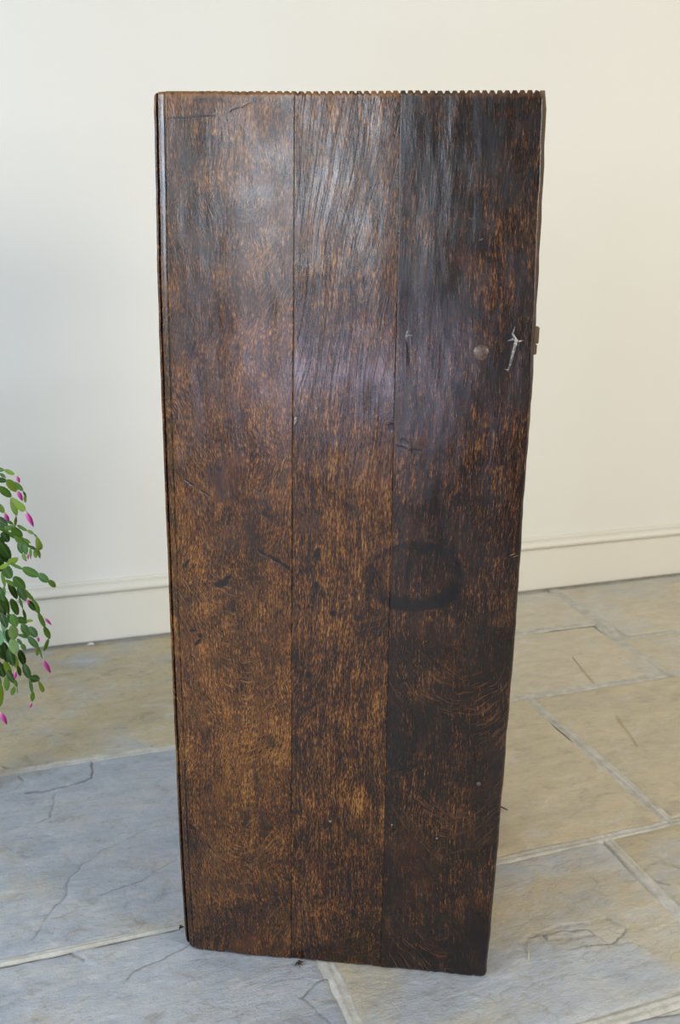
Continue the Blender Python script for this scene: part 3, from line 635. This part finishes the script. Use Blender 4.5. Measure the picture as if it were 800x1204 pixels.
def place(me, name, a, b_, width, roll, shade=None, thick=None):
    global NSEG
    d = b_-a; Ln = d.length; y = d.normalized(); view = (Vector((0, 0, CAM_H))-a).normalized()
    zv = (view-y*view.dot(y)).normalized(); zv = Matrix.Rotation(roll, 3, y) @ zv; x = y.cross(zv).normalized()
    o = bpy.data.objects.new(name, me); C.objects.link(o); o.parent = plant
    tk = thick if thick else min(width, .012)
    M = Matrix(((x.x*width, y.x*Ln, zv.x*tk, a.x-PC.x), (x.y*width, y.y*Ln, zv.y*tk, a.y-PC.y), (x.z*width, y.z*Ln, zv.z*tk, a.z-POTZ), (0, 0, 0, 1)))
    o.matrix_local = M
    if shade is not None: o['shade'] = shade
    NSEG += 1; return o
# stems seen in the photograph, as joints in the picture plane at the plant's distance: x1,y1,x2,y2,width,shade(0 dark .. .8 lime, 1 pale blue-green, painted-in sky reflection), shape
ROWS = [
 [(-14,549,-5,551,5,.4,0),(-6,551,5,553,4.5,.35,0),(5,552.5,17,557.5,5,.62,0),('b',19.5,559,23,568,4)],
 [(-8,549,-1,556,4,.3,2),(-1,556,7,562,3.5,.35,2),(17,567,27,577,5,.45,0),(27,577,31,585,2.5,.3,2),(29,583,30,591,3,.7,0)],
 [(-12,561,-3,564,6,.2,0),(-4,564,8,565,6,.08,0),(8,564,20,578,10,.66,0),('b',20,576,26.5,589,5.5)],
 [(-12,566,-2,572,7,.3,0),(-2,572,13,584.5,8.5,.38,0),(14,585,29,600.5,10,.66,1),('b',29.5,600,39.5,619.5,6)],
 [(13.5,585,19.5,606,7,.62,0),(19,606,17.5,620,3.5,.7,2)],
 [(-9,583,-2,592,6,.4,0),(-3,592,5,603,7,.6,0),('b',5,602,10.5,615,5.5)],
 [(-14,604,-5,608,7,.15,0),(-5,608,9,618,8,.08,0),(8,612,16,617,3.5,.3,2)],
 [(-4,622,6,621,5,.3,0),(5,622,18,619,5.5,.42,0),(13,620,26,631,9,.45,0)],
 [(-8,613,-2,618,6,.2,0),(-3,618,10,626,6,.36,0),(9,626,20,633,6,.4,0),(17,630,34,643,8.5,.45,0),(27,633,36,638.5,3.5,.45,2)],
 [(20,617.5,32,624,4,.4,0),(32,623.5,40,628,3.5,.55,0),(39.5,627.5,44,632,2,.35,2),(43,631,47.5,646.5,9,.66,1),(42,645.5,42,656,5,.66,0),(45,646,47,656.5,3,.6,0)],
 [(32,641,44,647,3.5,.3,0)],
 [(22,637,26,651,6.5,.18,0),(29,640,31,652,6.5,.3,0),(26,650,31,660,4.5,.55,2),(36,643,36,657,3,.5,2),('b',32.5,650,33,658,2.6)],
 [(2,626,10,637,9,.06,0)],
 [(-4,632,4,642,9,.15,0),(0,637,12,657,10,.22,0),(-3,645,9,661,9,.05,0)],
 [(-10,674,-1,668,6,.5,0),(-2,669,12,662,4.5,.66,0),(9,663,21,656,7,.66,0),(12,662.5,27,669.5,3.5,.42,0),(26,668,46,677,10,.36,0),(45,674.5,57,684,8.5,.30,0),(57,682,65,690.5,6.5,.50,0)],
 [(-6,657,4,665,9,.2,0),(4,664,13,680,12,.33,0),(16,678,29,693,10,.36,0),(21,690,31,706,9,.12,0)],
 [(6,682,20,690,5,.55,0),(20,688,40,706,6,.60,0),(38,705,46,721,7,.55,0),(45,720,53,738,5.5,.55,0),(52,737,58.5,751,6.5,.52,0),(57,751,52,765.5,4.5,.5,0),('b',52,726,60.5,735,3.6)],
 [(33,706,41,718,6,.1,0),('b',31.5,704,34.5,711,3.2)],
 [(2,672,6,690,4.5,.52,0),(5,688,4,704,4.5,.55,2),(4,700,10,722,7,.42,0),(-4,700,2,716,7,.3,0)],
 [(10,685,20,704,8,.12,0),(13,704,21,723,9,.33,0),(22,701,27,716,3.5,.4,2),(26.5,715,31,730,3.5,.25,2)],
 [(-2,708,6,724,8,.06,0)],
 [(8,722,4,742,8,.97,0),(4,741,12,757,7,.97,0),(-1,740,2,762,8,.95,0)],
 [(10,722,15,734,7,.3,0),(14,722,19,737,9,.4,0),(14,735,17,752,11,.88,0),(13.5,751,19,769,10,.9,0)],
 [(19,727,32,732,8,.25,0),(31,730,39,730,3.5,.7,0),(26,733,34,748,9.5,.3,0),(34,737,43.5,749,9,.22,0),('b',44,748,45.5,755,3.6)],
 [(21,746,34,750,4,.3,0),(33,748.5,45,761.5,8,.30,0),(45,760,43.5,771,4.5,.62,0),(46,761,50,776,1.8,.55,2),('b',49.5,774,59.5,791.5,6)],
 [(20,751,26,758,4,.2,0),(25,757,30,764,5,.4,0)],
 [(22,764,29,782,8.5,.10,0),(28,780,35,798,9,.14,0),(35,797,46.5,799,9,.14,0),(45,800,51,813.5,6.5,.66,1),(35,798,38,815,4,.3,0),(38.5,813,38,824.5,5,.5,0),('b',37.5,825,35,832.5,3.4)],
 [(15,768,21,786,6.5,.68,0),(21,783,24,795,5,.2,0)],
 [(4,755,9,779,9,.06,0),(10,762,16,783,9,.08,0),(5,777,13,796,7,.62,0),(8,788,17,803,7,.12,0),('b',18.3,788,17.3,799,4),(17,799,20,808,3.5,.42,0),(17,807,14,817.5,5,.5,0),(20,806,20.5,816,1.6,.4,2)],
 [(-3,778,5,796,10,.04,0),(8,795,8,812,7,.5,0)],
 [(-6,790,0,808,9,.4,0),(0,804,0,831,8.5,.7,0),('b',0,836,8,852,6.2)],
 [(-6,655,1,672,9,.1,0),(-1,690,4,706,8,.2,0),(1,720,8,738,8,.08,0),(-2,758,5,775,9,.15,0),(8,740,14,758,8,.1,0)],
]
for ri, row in enumerate(ROWS):
    Y0 = 1.50+((ri*37) % 11-5)*.012; last = None
    for i, e_ in enumerate(row):
        Yd = Y0-.004*i
        if e_[0] == 'b':
            _, x1, y1, x2, y2, w_ = e_; a, b_ = at(x1, y1, Yd), at(x2, y2, Yd-.003); place(BUDM, 'flower_bud', a, b_, w_*1.40/1107*1.05, 0, thick=w_*1.40/1107)
        else:
            x1, y1, x2, y2, w_, sh, shp = e_; a, b_ = at(x1, y1, Yd), at(x2, y2, Yd-.004)
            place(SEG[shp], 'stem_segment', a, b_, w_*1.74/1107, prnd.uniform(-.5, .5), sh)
# the rest of the crown, beyond the left edge of the frame
def project(p):
    q = np.array([p.x, p.y, p.z-CAM_H]); M = np.array([_X, _F, -_D]).T  # rows world axes
    c_ = np.array([_X*1.0, _F*1.0, -_D*1.0]); r_ = np.linalg.solve(c_, q); return 400+FPX*r_[0]/r_[2], 602+FPX*r_[1]/r_[2]
rim = Vector((PC.x, PC.y, .60))
tries = 0
while NSEG < 290 and tries < 220:
    tries += 1; az = prnd.uniform(0, 6.283); el = prnd.uniform(.5, 1.2); p = rim+Vector((math.cos(az), math.sin(az), 0))*prnd.uniform(.02, .07); 
    d = Vector((math.cos(az)*math.cos(el), math.sin(az)*math.cos(el), math.sin(el))); sh = prnd.uniform(.05, .6)
    for k in range(prnd.randint(5, 12)):
        Ln = prnd.uniform(.022, .034); q = p+d*Ln
        px1, py1 = project(q)
        if px1 > 0 or math.hypot(q.x-PC.x, q.y-PC.y) > .21: break
        if q.z < .60 and math.hypot(q.x-PC.x, q.y-PC.y) < .105:
            rr = Vector((math.cos(az), math.sin(az), 0)); q = q+rr*(.11-math.hypot(q.x-PC.x, q.y-PC.y))
        place(SEG[0], 'stem_segment', p, q, prnd.uniform(.009, .015), prnd.uniform(-1.2, 1.2), sh+prnd.uniform(-.05, .15)); p = q
        d = (d+Vector((math.cos(az)*.08, math.sin(az)*.08, -.42))).normalized()
        if q.z < .25: break
TERRA = plain_wood('terracotta', (.32, .12, .06), (.42, .18, .09), .8)
SOIL, _, _ = newmat('potting_soil', (.03, .02, .015), .9)
pot = link('pot', lathe_mesh('pot', [(.050, 0), (.052, .002), (.072, .100), (.080, .102), (.082, .128), (.074, .128), (.070, .112), (.001, .110)], TERRA), plant)
link('soil', lathe_mesh('soil', [(.069, .108), (.069, .114), (.045, .122), (.001, .126)], SOIL, 24), plant)
stand = bpy.data.objects.new('plant_stand', None); C.objects.link(stand); stand.location = (PC.x, PC.y, 0)
tag(stand, 'slim wooden pedestal under the trailing cactus at the left edge', 'stand')
link('pedestal', lathe_mesh('pedestal', [(.075, 0), (.075, .018), (.05, .03), (.026, .06), (.020, .12), (.030, .20), (.034, .24), (.024, .30), (.020, .40), (.034, .445)], BODY, 28), stand)
link('stand_top', lathe_mesh('stand_top', [(.070, .4452), (.078, .448), (.080, .456), (.078, .466), (.070, .4695)], BODY, 32), stand)
